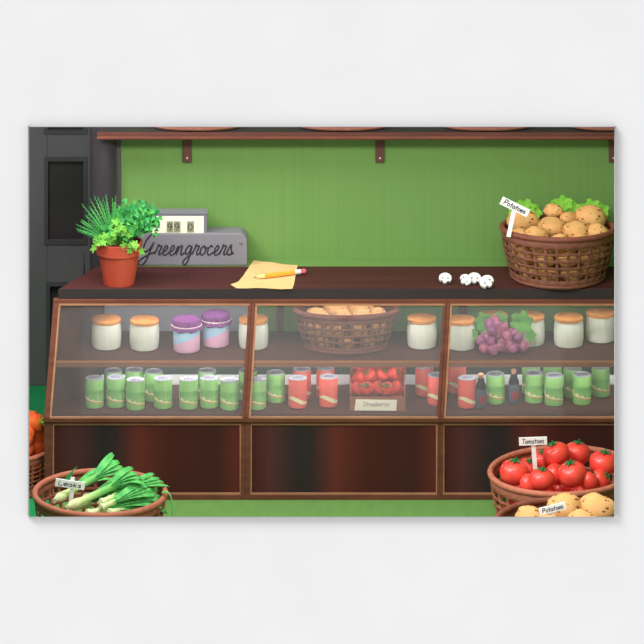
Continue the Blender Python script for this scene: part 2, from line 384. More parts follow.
# grey panelled door behind, left
YD = 1.8
def dx(p): return X(p, YD)
def dz(p): return Z(p, YD)
mb = MB(); xa, xb, xc_, xd = dx(-50), dx(47), dx(84.5), dx(140)
zt = 2.7
for a in ((xa, xb, 0, zt), (xc_, xd, dz(285), zt), (xb, xc_, dz(285), dz(241.5)), (xb, xc_, dz(161), dz(131.5)), (xb, xc_, 2.35, zt)):
    mb.box(a[0], a[1], YD, YD + .05, a[2], a[3])
mb.box(xb, xd, YD, YD + .05, 0, .02)
door = struct(mb.build('door_1', 'door', bevel=.004))
MB().box(xb, dx(145) - .1, YD + .04, YD + .06, .02, 2.35).build('door_panel', 'door_glass', door)
mb = MB()
for (x0, x1, z0, z1) in ((dx(44), dx(87.5), dz(244.5), dz(157)), (dx(44), dx(87.5), dz(134), 2.37), (dx(46), dx(130), .0, dz(282))):
    w = .022
    mb.box(x0, x0 + w, YD - .008, YD, z0, z1); mb.box(x1 - w, x1, YD - .008, YD, z0, z1)
    mb.box(x0 + w, x1 - w, YD - .008, YD, z0, z0 + w); mb.box(x0 + w, x1 - w, YD - .008, YD, z1 - w, z1)
mb.build('door_moulding', 'door_edge', door)

# ------------------------------------------------------------------ wall shelf
ZS1, ZS0 = 1.708, 1.672; YS = .5
sh = empty('wall_shelf', (0, WB, ZS0), 'long brown wooden shelf on brackets high on the green wall', 'shelf')
def loc_build(mb, name, mat, parent, **k):
    """vertices given in world coordinates, parent keeps its own origin"""
    o = mb.build(name, mat, parent, **k); o.matrix_parent_inverse = Matrix.Translation(-Vector(parent.location)); return o
XS0 = X(97, YS)
loc_build(MB().box(XS0, XR - .002, YS + .012, WB - .001, ZS0, ZS1), 'shelf_board', 'edge_black', sh)
loc_build(MB().box(XS0, XR - .002, YS, YS + .012, ZS0, ZS1 + .002), 'front_edge', 'shelfwood', sh, bevel=.003)
loc_build(MB().box(XS0, XR - .002, YS - .004, YS, ZS0 + .008, ZS0 + .02), 'edge_bead', 'frame', sh)
for px in (187, 380, 613.5):
    bx = X(px, WB - .03); b = loc_build(MB().box(bx - .023, bx + .023, WB - .02, WB - .001, 1.503, ZS0).prism([(bx - .02, WB - .02, 1.62), (bx - .02, WB - .02, ZS0), (bx - .02, WB - .18, ZS0), (bx - .02, WB - .18, ZS0 - .008)], (.04, 0, 0)),
                  'bracket', 'brackets', sh, bevel=.004)
    o = MB().lathe([(.005, 0), (.005, .003), (.003, .005)], 10, Matrix.Translation((bx + .0, WB - .02, 1.528)) @ Matrix.Rotation(R(90), 4, 'X')).build('screw', 'steel', b)

# ------------------------------------------------------------------ countertop
ZT = 1.005; YF = .176; ZE = .955
mbt = MB().prism([(-1.325, YF + .003, ZE), (XR - .003, YF + .003, ZE), (XR - .003, .571, ZE), (-1.160, .571, ZE)], (0, 0, ZT - ZE))
ct = mbt.build('countertop', 'dark_top', bevel=.003)
tag(ct, 'long dark mahogany countertop running over the glazed display cabinets', 'countertop')
MB().box(-1.33, XR - .003, YF - .004, YF + .002, ZE, ZT - .001).build('front_edge', 'edge_black', ct)

# ------------------------------------------------------------------ display cabinets
GB = (0.0, .41); GT = (.168, .932)         # glass foot / glass head (Y, Z)
def gy(z): return GB[0] + (GT[0] - GB[0]) * (z - GB[1]) / (GT[1] - GB[1])
def cabinet(xb0, xb1, xt0, xt1, px0, px1, label, first=False):
    """xb*: edges at the base, xt*: edges of the sloping glass frame at its head, px*: edges of the base panel"""
    x0, x1 = xb0, xb1
    cb = empty('display_cabinet', ((x0 + x1) / 2, .3, 0), label, 'display cabinet', 'glazed display cabinets under the countertop')
    back = .6
    def B(mb, n, m, par=cb, **k): return loc_build(mb, n, m, par, **k)
    lx = x0 if not first else -1.14                        # canted left end
    # base carcass
    mb = MB(); mb.prism([(x0 + .0, .02, .0), (x1, .02, 0), (x1, back, 0), (lx, back, 0)], (0, 0, .395))
    B(mb, 'base_carcass', 'frame')
    fr = MB()
    fr.box(x0, px0, 0, .02, 0, .395); fr.box(px1, x1, 0, .02, 0, .395)
    fr.box(px0, px1, 0, .02, .38, .395); fr.box(px0, px1, 0, .02, 0, .026)
    B(fr, 'face_frame', 'frame', bevel=.003)
    w = .008
    B(MB().box(px0, px0 + w, .004, .02, .026, .38).box(px1 - w, px1, .004, .02, .026, .38).box(px0 + w, px1 - w, .004, .02, .026, .034).box(px0 + w, px1 - w, .004, .02, .372, .38), 'panel_bead', 'bead')
    pn = MB().box(0, px1 - px0 - 2 * w, 0, .009, 0, .338).build('base_panel', 'reflection_bands', cb)
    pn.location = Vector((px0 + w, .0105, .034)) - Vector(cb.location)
    # sill
    B(MB().box(x0, x1, -.012, .03, .392, .412), 'sill', 'frame', bevel=.003)
    B(MB().box(x0 + .03, x1 - .01, -.014, -.004, .411, .419), 'sill_bead', 'bead')
    # lower deck, middle shelf
    def deck(y0, z0, z1, nm, mt):
        a = x0 + (xt0 - x0) * (z0 - .41) / .52 + .012; c = x1 + (xt1 - x1) * (z0 - .41) / .52 - .006
        B(MB().prism([(a, y0, z0), (c, y0, z0), (c, back - .002, z0), ((lx if first else a) + .005, back - .002, z0)], (0, 0, z1 - z0)), nm, mt)
        return a, c
    deck(.03, .4, .42, 'lower_deck', 'shelfwood')
    a, c = deck(gy(.64) + .022, .635, .663, 'middle_shelf', 'shelfwood')
    B(MB().box(a, c, gy(.65) + .008, gy(.65) + .022, .637, .669), 'shelf_rail', 'railwood', bevel=.002)
    B(MB().box(a, c, gy(.65) + .004, gy(.65) + .008, .660, .667), 'shelf_bead', 'bead')
    # white strip and slate back behind the lower deck
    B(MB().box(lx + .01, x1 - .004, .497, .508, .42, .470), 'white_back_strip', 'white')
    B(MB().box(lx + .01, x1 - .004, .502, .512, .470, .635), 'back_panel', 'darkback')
    # glazing frame, in the sloping plane
    nrm = Vector((0, GT[1] - GB[1], -(GT[0] - GB[0]))).normalized()
    def strip(xa0, xa1, xb_0, xb_1, th, lift=0):
        o = nrm * (-lift)
        return [Vector((xa0, GB[0], GB[1])) + o, Vector((xa1, GB[0], GB[1])) + o, Vector((xb_1, GT[0], GT[1])) + o, Vector((xb_0, GT[0], GT[1])) + o], nrm * th
    wl = .028 if first else .019
    B(MB().hexa(*strip(x0, x0 + wl, xt0, xt0 + wl, .022, .012)), 'glazing_stile', 'frame', bevel=.003)
    B(MB().hexa(*strip(x1 - .017, x1 - .0005, xt1 - .017, xt1 - .0005, .022, .012)), 'glazing_stile', 'frame', bevel=.003)
    B(MB().hexa(*strip(x0 + wl, x0 + wl + .009, xt0 + wl, xt0 + wl + .009, .016, .009)), 'stile_bead', 'bead')
    B(MB().box(xt0, xt1, GT[0] - .01, GT[0] + .03, GT[1] - .002, ZE - .001), 'head_rail', 'frame', bevel=.003)
    B(MB().box(xt0 + wl, xt1 - .01, GT[0] - .014, GT[0] + .0, GT[1] - .006, GT[1] + .003), 'head_bead', 'bead')
    B(MB().hexa(*strip(x0 + .01, x1 - .005, xt0 + .01, xt1 - .005, .004)), 'glass_pane', 'glass')
    return cb
c1 = cabinet(-1.39, -.385, -1.355, -.354, -1.348, -.404, 'left glazed display cabinet of the counter with a canted end, nearest the grey door', True)
c2 = cabinet(-.385, .590, -.354, .628, -.359, .578, 'middle glazed display cabinet of the counter, holding the strawberry crate')
c3 = cabinet(.590, 1.742, .628, 1.742, .604, 1.70, 'right glazed display cabinet of the counter, holding the grapes and dark bottles')
# canted end of the left cabinet: wooden cheek inside the glazing, and the grey back sheet
loc_build(MB().prism([(-1.375, .03, .42), (-1.345, .165, .93), (-1.13, .595, .93), (-1.14, .595, .42)], (.01, -.006, 0)), 'end_cheek', 'shelfwood', c1)
loc_build(MB().box(-1.12, -.36, .585, .597, .667, .955), 'back_sheet', 'greyback', c1)
loc_build(MB().box(X(277, .59), X(284, .59), .58, .6, .667, .955), 'back_post', 'shelfwood', c2)
loc_build(MB().box(X(459, .59), X(467, .59), .58, .6, .667, .955), 'back_post', 'shelfwood', c3)

# ------------------------------------------------------------------ baskets
def basket(loc, rx, ry, h, taper, mats, label, group=None, dip=0, nrib=30, rows=5, zlo=.16, zhi=.86, slope=0, solid_cols=None):
    o = empty('wicker_basket', loc, label, 'basket', group)
    NC = nrib * 4
    rowz = [0, .07, zlo]; step = (zhi - zlo) / rows
    for k in range(rows): rowz += [zlo + step * (k + .68), zlo + step * (k + 1)]
    rowz.append(.97)
    def pt(a, tt):
        q = taper + (1 - taper) * (1 - (1 - tt) ** 1.7)
        z = h * tt + tt * (dip * -1 * (-sin(a)) + slope * cos(a))
        return (rx * q * cos(a), ry * q * sin(a), z + .006 * (1 - tt))
    mb = MB(); vs_ = [pt(2 * pi * k / NC, tt) for tt in rowz for k in range(NC)]; fs = []
    for j in range(len(rowz) - 1):
        openrow = j >= 2 and (j - 2) % 2 == 0 and j < len(rowz) - 2
        for k in range(NC):
            if openrow and k % 4 != 0: continue
            k2 = (k + 1) % NC; fs.append((j * NC + k, j * NC + k2, (j + 1) * NC + k2, (j + 1) * NC + k))
    mb.add(vs_, fs)
    b = mb.build('woven_body', mats[0], o, smooth=True, solid=.007)
    MB().lathe([(1, .002), (1, .012)], 48, fn=lambda p, a: (p[0] * rx * taper, p[1] * ry * taper, p[2])).build('basket_base', mats[0], o)
    MB().tube([pt(2 * pi * k / 56, 1.0) for k in range(56)], .0145 if rx > .25 else .012, 10, closed=True, flat=1).build('rim', mats[1], o, smooth=True)
    MB().tube([(p[0] * 1.0, p[1] * 1.0, p[2]) for p in [pt(2 * pi * k / 56, .03) for k in range(56)]], .010, 8, closed=True).build('foot_ring', mats[0], o, smooth=True)
    return o
BRN = ('wicker', 'wicker_rim'); TER = ('terracotta_wicker', 'terracotta_rim')

BKC = (X(558, .385), .385, ZT)
basket(BKC, .285, .285, .25, .82, BRN, 'round brown wicker basket full of potatoes standing on the countertop', dip=-.016)
BKD = (X(346, .335), .335, .664)
basket(BKD, .255, .175, .185, .8, BRN, 'low brown wicker basket of potatoes inside the middle display cabinet', dip=-.012, rows=4)
LK = (X(100, -.7), -.7, 0); LH = .275
basket(LK, .315, .315, LH, .8, TER, 'terracotta coloured wicker basket of leeks on the floor at front left', slope=-.004)
TM = (X(562, -.5), -.5, 0); TH = .315
basket(TM, .35, .34, TH, .8, TER, 'terracotta coloured wicker basket of tomatoes on the floor at the right', slope=.012)
FP = (X(567, -1.24), -1.24, 0); FH = .315
basket(FP, .335, .33, FH, .8, BRN, 'brown wicker basket of potatoes on the floor, nearest of the right-hand baskets')
CR = (-1.578, .2, 0); CH = .195
basket(CR, .22, .22, CH, .93, TER, 'terracotta wicker basket of carrots on the floor left of the counter', nrib=26, rows=6, slope=.01)
for px, lab in ((196, 'leftmost of the four wicker baskets on the high wall shelf'), (343, 'second wicker basket from the left on the high wall shelf'),
                (487, 'third wicker basket from the left on the high wall shelf'), (628, 'rightmost wicker basket on the high wall shelf, at its cropped end')):
    basket((min(X(px, .60), 1.5), .602, ZS1 + .003), .26, .098, .2, .8, BRN, lab, 'wicker baskets on the high shelf', rows=4)

# ------------------------------------------------------------------ potatoes
def potato_mesh(seed):
    mb = MB(); off = Vector((seed * 3.1, seed, 0))
    return mb.ball((0, 0, 0), (1, .82, .72), 20, 14, fn=lambda d: .16 * noise.noise(d * 1.3 + off) + .05 * noise.noise(d * 3 + off))
pot_protos = []
def potato(loc, size, rot, label, group):
    if len(pot_protos) < 5:
        mb = potato_mesh(len(pot_protos) + 1)
        mb.v = [(x * .06, y * .06, z * .06) for x, y, z in mb.v]
        o = mb.build('potato', 'potato', smooth=True); pot_protos.append(o)
        tag(o, label, 'potato', group)
    else:
        o = random.choice(pot_protos).copy(); C.objects.link(o); tag(o, label, 'potato', group)
    o.location = loc; o.rotation_euler = rot; k = size / .06; o.scale = (k, k * .95, k)
    return o
def fill_ring(center, rx, ry, z, n, size, fn, phase=0):
    for k in range(n):
        a = 2 * pi * k / n + phase
        fn((center[0] + rx * cos(a), center[1] + ry * sin(a), center[2] + z), size, (random.random(), random.random() * .5, a + pi / 2))
gC = 'potatoes in the countertop basket'
low = lambda l, s, r: potato(l, s, r, 'potato low in the countertop basket, seen through the brown weave', gC)
fill_ring(BKC, .19, .19, .062, 10, .056, low); fill_ring(BKC, .21, .21, .145, 11, .056, low, .3)
# (px, py, Y, size, yaw, tilt, label)
for px, py, y, sz, yaw, lab in (
    (523, 221, .42, .085, .1, 'large potato behind the stake at the left of the countertop basket'),
    (520, 236, .3, .055, -.2, 'potato at the front left rim of the countertop basket, beside the foot of the stake'),
    (536, 236, .24, .066, .5, 'potato at the front rim of the countertop basket, just right of the stake'),
    (552, 228, .36, .08, .5, 'long potato lying diagonally in the middle of the countertop basket'),
    (553.5, 211, .47, .052, .0, 'small potato perched on top at the back of the countertop basket'),
    (568, 219, .44, .052, 1.0, 'small upright potato right of the centre of the countertop basket'),
    (591, 218, .45, .083, .0, 'big potato at the back right of the countertop basket'),
    (577, 233, .30, .078, .3, 'potato at the right of the middle of the countertop basket'),
    (597, 233, .30, .066, -.3, 'potato against the right front rim of the countertop basket'),
    (560, 243, .20, .062, .1, 'potato at the very front centre of the countertop basket'),
    (582, 243, .21, .058, -.1, 'low potato at the front of the countertop basket, right of its centre'),
    (540, 245, .20, .056, .2, 'low potato at the front of the countertop basket, left of its centre')):
    potato((X(px, y), y, Z(py, y)), sz, (.2, .1, yaw), lab, gC)
gD = 'potatoes in the display cabinet basket'
low = lambda l, s, r: potato(l, s, r, 'potato low in the display cabinet basket, seen through the weave', gD)
fill_ring(BKD, .16, .10, .045, 8, .046, low); fill_ring(BKD, .185, .115, .11, 9, .046, low, .2)
for px, py, y, sz, lab in (
    (318, 316, .33, .062, 'leftmost potato on top of the display cabinet basket'), (336, 310, .38, .07, 'big potato at the back of the display cabinet basket, left of centre'),
    (361, 309, .38, .072, 'big potato at the back of the display cabinet basket, right of centre'), (343, 318, .30, .06, 'potato at the front of the display cabinet basket, in its middle'),
    (363, 318, .30, .062, 'potato at the front of the display cabinet basket, right of its middle'), (378, 315, .34, .055, 'rightmost potato on top of the display cabinet basket'),
    (324, 320, .29, .052, 'small potato at the front of the display cabinet basket, left of its middle')):
    potato((X(px, y), y, Z(py, y)), sz, (.1, .2, random.uniform(-.3, .3)), lab, gD)
gF = 'potatoes in the floor basket'
low = lambda l, s, r: potato(l, s, r, 'potato deep in the floor basket of potatoes, under the top layer', gF)
fill_ring(FP, .2, .2, .08, 9, .066, low); fill_ring(FP, .21, .21, .19, 9, .066, low, .3)
fill_ring(FP, .085, .085, .19, 3, .07, low, .3)
for px, py, y, sz, yaw, lab in (
    (566, 509, -1.12, .092, .2, 'large potato behind the stake in the floor basket'), (598, 509, -1.12, .094, -.1, 'largest potato at the right end of the floor basket'),
    (530, 517, -1.14, .072, -.2, 'potato at the left back of the floor basket of potatoes'), (583, 523, -1.32, .08, .2, 'potato at the front right of the floor basket'),
    (549, 527, -1.34, .08, .2, 'potato at the front centre of the floor basket, at the foot of the stake'), (522, 531, -1.3, .07, .2, 'potato at the front left of the floor basket')):
    potato((X(px, y), y, Z(py, y)), sz, (.2, .1, yaw), lab, gF)

# ------------------------------------------------------------------ leaves
def leaf_poly(n_lobes, w, l, depth=.3, seed=0):
    """flat lobed and toothed leaf, base at origin, tip at +Z, in XZ"""
    rnd = random.Random(seed); pts = []
    N = n_lobes * 6
    for k in range(N + 1):
        t = k / N; a = -pi * .93 + t * 2 * pi * .93
        rad = (.66 + .34 * cos(a * .5)) * (1 - depth * (.5 - .5 * cos(2 * pi * n_lobes * t)) + (.07 if k % 2 else -.07) + rnd.uniform(-.03, .03))
        pts.append((w * rad * sin(a), l * (.42 + .58 * rad * cos(a))))
    return pts
def add_leaf(mb, pts, mtx, cup=.25, w=.05):
    c = (0, -cup * 0, pts and sum(p[1] for p in pts) / len(pts))
    vs_ = [c] + [(x, -cup * (x * x + (z - c[2]) ** 2) / max(w, .01), z) for x, z in pts]
    fs = [(0, k, k + 1) for k in range(1, len(pts))] + [(0, len(pts), 1)]
    th = Vector((0, .0012, 0))
    mb.add(vs_, fs, mtx); mb.add([Vector(v) + th for v in vs_], [f[::-1] for f in fs], mtx)
# green leaves poking out at the back of the countertop basket
for px, py, rz, lab in ((524, 213, .3, 'leftmost leaf'), (563.5, 210, -.05, 'middle leaf'), (593, 213, -.25, 'rightmost leaf')):
    y = .57; mb = MB(); pts = leaf_poly(6, .062, .085, .28, px)
    add_leaf(mb, pts, Matrix.Rotation(rz, 4, 'Y') @ Matrix.Rotation(-.25, 4, 'X'), .15, .06)
    pts = leaf_poly(5, .05, .07, .28, px + 1)
    add_leaf(mb, pts, Matrix.Translation((.03, .006, -.005)) @ Matrix.Rotation(rz + .7, 4, 'Y') @ Matrix.Rotation(-.2, 4, 'X'), .15, .05)
    pts = leaf_poly(5, .05, .07, .28, px + 2)
    add_leaf(mb, pts, Matrix.Translation((-.03, .01, -.005)) @ Matrix.Rotation(rz - .7, 4, 'Y') @ Matrix.Rotation(-.2, 4, 'X'), .15, .05)
    o = mb.build('salad_leaf', 'leafgreen', loc=(X(px, y), y, Z(py, y) - .01))
    MB().tube([(0, .0, .045), (.002, .004, 0), (.0, .006, -.05)], [.002, .003, .003], 6).build('stem', 'stemgreen', o)
    tag(o, lab + ' of the bright green leaves behind the potatoes in the countertop basket', 'leaf', 'salad leaves in the countertop basket')

# ------------------------------------------------------------------ name stakes
def stake(px, py, Y, length, h, ang, foot_px, foot_py, text, label, pen=.0016, shorten=0, top_px=None, top_py=None):
    x, z = X(px, Y), Z(py, Y); s = S(Y); L = length / s; H = h / s
    o = empty('name_stake', (X(foot_px, Y), Y, Z(foot_py, Y)), label, 'sign')
    fx, fz = X(foot_px, Y), Z(foot_py, Y)
    tx, tz = (X(top_px, Y), Z(top_py, Y)) if top_px else (x, z)
    d = Vector((tx - fx, 0, tz - fz)); n = Vector((-d.z, 0, d.x)).normalized() * .0105
    a = Vector((0, .002, 0)); e_ = a + d
    MB().hexa([a + n, a - n, e_ - n, e_ + n], (0, .006, 0)).build('stake_post', 'tag_white', o)
    rm = (0, -R(ang), 0); off = Vector((x - fx, -.005, z - fz))
    b = MB().box(-L / 2, L / 2, 0, .007, -H / 2, H / 2).build('placard', 'tag_white', o, loc=off, rot=rm)
    lt = lettering(text, G, L * .8, H * .36, pen, .12)
    lt.build('lettering', 'ink', b, loc=(0, -.001, -H * .26))
    return o
stake(514.8, 206.7, .2, 30, 8, -26, 508.5, 237, 'Potatoes', 'tilted white name stake lettered Potatoes in the countertop basket', pen=.0024)
stake(70, 484, -.86, 29.5, 7.4, -8, 70.5, 508, 'Leaks', 'white cross-shaped name stake standing in the basket of leeks', top_px=72.6, top_py=477.5)
stake(533, 441, -.55, 28, 7.8, 2, 535.3, 470, 'Tomatoes', 'white name stake lettered Tomatoes among the tomatoes')
stake(552.5, 508.5, -1.33, 27, 7.2, 14, 553, 526, 'Potatoes', 'white name stake lettered Potatoes in the floor basket at front right')

# ------------------------------------------------------------------ tomatoes
tproto = []
def tomato(loc, r, rot, label, stem=True):
    g = 'tomatoes in the floor basket'
    if not tproto:
        def f(d): return -.13 * max(0, d.z) ** 6 * 1.2 + .015 * cos(5 * math.atan2(d.y, d.x)) * (1 - d.z * d.z)
        o = MB().ball((0, 0, 0), (.065, .065, .056), 28, 18, fn=f).build('tomato', 'tomato', smooth=True)
        mb = MB()
        for k in range(6):
            a = 2 * pi * k / 6 + .2; mtx = Matrix.Translation((0, 0, .0485)) @ Matrix.Rotation(a, 4, 'Z')
            mb.add([(0, -.005, .002), (0, .005, .002), (.018, .005, .006), (.032, 0, .001), (.018, -.005, .006)], [(0, 1, 2, 4), (4, 2, 3)], mtx)
        mb.tube([(0, 0, .045), (.002, 0, .058), (.006, 0, .067)], [.004, .003, .0035], 7)
        mb.build('calyx', 'calyx', o, solid=.0015); tag(o, label, 'tomato', g); o['group'] = g; tproto.append(o)
    else: o = dup(tproto[0], loc, rot, label, g)
    k = r / .061; o.location = loc; o.rotation_euler = rot; o.scale = (k, k, k); return o
low = lambda l, s, r: tomato(l, s, (r[0], r[1], r[2]), 'tomato low in the tomato basket, seen through the weave')
for px, py, y, r, rot, lab in (
    (514.3, 472, -.62, .068, (.1, .05, 0), 'leftmost tomato on top of the tomato basket'),
    (556, 454, -.46, .063, (.05, -.35, 0), 'uppermost tomato, leaning left, in the middle of the heap'),
    (577, 453, -.36, .062, (.0, .1, 0), 'back tomato with its stem up, right of the uppermost one'),
    (541.8, 479, -.72, .058, (.1, .05, 0), 'front tomato directly below the foot of the stake'),
    (572, 474, -.66, .068, (.1, -.2, 0), 'front tomato right of the stake, largest in the front row'),
    (603.5, 463, -.52, .066, (.1, .1, 0), 'rightmost large tomato on top of the heap'),
    (528, 468, -.46, .05, (.3, .2, 0), 'small tomato tucked behind between the leftmost tomato and the stake'),
    (541, 460, -.40, .05, (.2, .1, 0), 'small tomato just behind the stake of the tomato basket'),
    (556, 474, -.55, .05, (.8, .2, 1), 'small tomato in the gap between the two front tomatoes'),
    (589, 481, -.66, .048, (.8, .3, 2), 'small tomato at the right front of the tomato heap'),
    (601, 480, -.62, .05, (.9, .2, 1), 'small tomato under the rightmost large tomato'),
    (529, 484, -.72, .046, (1.0, .2, 1), 'small low tomato at the front left rim, right of the leftmost tomato')):
    tomato((X(px, y), y, Z(py, y)), r, rot, lab)
fill_ring(TM, .225, .215, .075, 12, .06, low); fill_ring(TM, .25, .24, .175, 14, .056, low, .2); fill_ring(TM, .1, .1, .19, 5, .056, low, .3)

# ------------------------------------------------------------------ carrots
def carrot(loc, rot, label, stub=False):
    g = 'carrots in the basket left of the counter'
    if stub or not carrots:
        pts = [(.0, 0, 0), (.01, 0, 0), (.05, 0, .001), (.1, 0, 0), (.16, 0, -.002), (.2, 0, 0)]
        o = MB().tube(pts, [.022, .042, .045, .038, .022, .003], 14).build('carrot', 'carrot', smooth=True)
        tag(o, label, 'carrot', g)
        if stub:
            mb = MB()
            for k in range(6):
                a = k * pi / 3; mb.tube([(0, .006 * cos(a), .006 * sin(a)), (-.018, .014 * cos(a), .014 * sin(a)), (-.03, .018 * cos(a), .024 * sin(a))], [.005, .007, .003], 5)
            mb.build('green_top', 'leafgreen', o)
        else: carrots.append(o)
        o.location = loc; o.rotation_euler = rot; return o
    return dup(carrots[0], loc, rot, label, g)
carrots = []
cx = CR[0]
carrot((X(41, .1), .1, Z(422, .1)), (0, .3, R(150)), 'carrot on top of the heap with its green stub towards the counter', True)
for zz, n, rr in ((.06, 5, .12), (.14, 5, .13), (.22, 7, .15), (.275, 8, .15), (.305, 8, .135), (.32, 6, .09)):
    for j in range(n):
        a = 2 * pi * j / n + zz * 9
        lab = 'carrot in the lower layers of the carrot basket' if zz < .2 else 'carrot heaped above the rim of the carrot basket'
        carrot((cx + rr * cos(a) + .09 * sin(a), CR[1] + rr * sin(a) - .09 * cos(a), zz), (0, random.uniform(-.1, .1), a + pi / 2 + .25), lab)

# ------------------------------------------------------------------ leeks
leeks = []
def leek(loc, aim, length, label, roll=0, fat=1.0, bend=.0, sh=.7):
    g = 'leeks in the floor basket'
    L = .5
    seed = len(leeks); rnd = random.Random(seed + 5)
    mb = MB()
    ps = []; rs = []
    for k in range(13):
        t = k / 12; ps.append((L * sh * t, 0, bend * sin(t * 2))); rs.append((.023 - .006 * sin(t * 2.6) + .004 * t + (.005 if k in (1, 2) else 0)) * fat if k else .014)
    mb.tube(ps, rs, 14)
    o = mb.build('leek', 'leek', smooth=True)
    lf = MB()
    e0 = Vector(ps[-3])
    for j, (sp, tw) in enumerate(((-.45, .5), (-.12, -.4), (.12, .3), (.45, -.5))):
        row = []; N = 8
        for k in range(N + 1):
            t = k / N; w = (.015 + .010 * sin(min(1, t * 1.25) * pi * .8)) * fat * (1 - .5 * max(0, t - .85) * 6)
            c = e0 + Vector((L * (1.1 - sh) * t, sp * L * .4 * t * (.5 + .5 * t), .03 * sin(t * 2.2) - .05 * t * t + .006 * j))
            row += [c + Vector((0, -w, .3 * w)), c + Vector((0, 0, -.15 * w)), c + Vector((0, w, .3 * w))]
        fs = []
        for k in range(N):
            fs += [(3 * k, 3 * k + 1, 3 * k + 4, 3 * k + 3), (3 * k + 1, 3 * k + 2, 3 * k + 5, 3 * k + 4)]
        lf.add(row, fs)
    lf.build('leek_leaves', 'leekleaf', o, smooth=True, solid=.002)
    rt = MB()
    for j in range(14):
        a = j * 2.4; q = .012 * math.sqrt(j / 14)
        rt.tube([(.002, q * cos(a), q * sin(a)), (-.012, q * 1.7 * cos(a), q * 1.7 * sin(a))], [.0016, .0008], 4)
    rt.build('roots', 'root', o)
    d = (Vector(aim) - Vector(loc)); k = length / (L * 1.0)
    q = d.to_track_quat('X', 'Z'); o.rotation_mode = 'QUATERNION'; o.location = loc
    from mathutils import Quaternion
    o.rotation_quaternion = q @ Quaternion((1, 0, 0), roll); o.scale = (k, k, k)
    leeks.append(o); return tag(o, label, 'leek', g)
def LP(px, py, y): return (X(px, y), y, Z(py, y))
for a, b, ln, lab, roll, ft in (
    ((55, 500, -.86), (125, 461, -.66), .45, 'leek lying highest, its leafy end rising beyond the back rim', .5, 1.1),
    ((68, 507, -.93), (138, 475, -.76), .45, 'second raised leek, just in front of the highest one', .2, 1.1),
    ((62, 496, -.72), (104, 474, -.5), .36, 'short leek behind the highest one at the back of the basket', .2, .9),
    ((100, 503, -.9), (150, 482, -.70), .38, 'leek pointing right under the second raised leek', 0, 1.2),
    ((86, 514, -.97), (150, 498, -.80), .40, 'leek lying low at the front with its leaves towards the right', .3, 1.1),
    ((108, 500, -.8), (157, 480, -.60), .34, 'leek at the back right with its leaves against the rim', .2, 1.2),
    ((84, 498, -.72), (132, 480, -.5), .38, 'leek in the middle of the heap mostly under the others', .6, 1.0),
    ((108, 513, -.95), (158, 500, -.76), .34, 'rightmost leek in the front half of the basket', .8, 1.2),
    ((86, 517, -.94), (128, 507, -.88), .34, 'lowest leek along the front rim of the basket', 0, 1.0),
    ((100, 508, -.95), (146, 488, -.80), .36, 'leek wedged between the second raised leek and the front rim', .5, 1.2),
    ((90, 517, -.9), (150, 506, -.6), .40, 'leek buried under the heap at the centre of the basket', 0, 1.1),
    ((70, 508, -.75), (130, 494, -.45), .40, 'leek buried along the back of the leek basket', 0, 1.0)):
    pa, pb = LP(*a), LP(*b); leek(pa, pb, (Vector(pb) - Vector(pa)).length * (.96 if 'raised' in lab[:12] or 'highest' in lab[:22] else 1.04), lab, roll, ft, sh=.7 if ln > .44 else .3)
mb = MB(); pts = []
base = LP(58, 484, -.6); row = []
for k in range(7):
    t = k / 6; w = .02 * sin(pi * min(1, .25 + t * .75)) * (1.1 - t); c = Vector((.10 * t * t * .5, 0, .085 * t))
    row += [c + Vector((-w, 0, 0)), c + Vector((0, -.004, 0)), c + Vector((w, 0, 0))]
mb.add(row, [f for k in range(6) for f in ((3 * k, 3 * k + 1, 3 * k + 4, 3 * k + 3), (3 * k + 1, 3 * k + 2, 3 * k + 5, 3 * k + 4))])
o = mb.build('leek_leaf', 'herb2', loc=(X(67, -.75), -.75, Z(484, -.75)), solid=.002)
tag(o, 'single upright pointed dark green leaf behind the stake in the leek basket', 'leaf')
mb = MB(); row = []
for k in range(9):
    t = k / 8; c = Vector((.05 * sin(t * 1.8), -.02 * t, .03 * sin(t * 2.2) - .13 * t * t)); w = .011 * (1 - t * .7)
    row += [c + Vector((0, -w, 0)), c + Vector((.003, 0, .003)), c + Vector((0, w, 0))]
mb.add(row, [f for k in range(8) for f in ((3 * k, 3 * k + 1, 3 * k + 4, 3 * k + 3), (3 * k + 1, 3 * k + 2, 3 * k + 5, 3 * k + 4))])
o = mb.build('leek_leaf', 'leekleaf', loc=(LK[0] + .30, -.76, LH + .022), solid=.002)
tag(o, 'curled leek leaf hanging over the right rim of the leek basket', 'leaf')

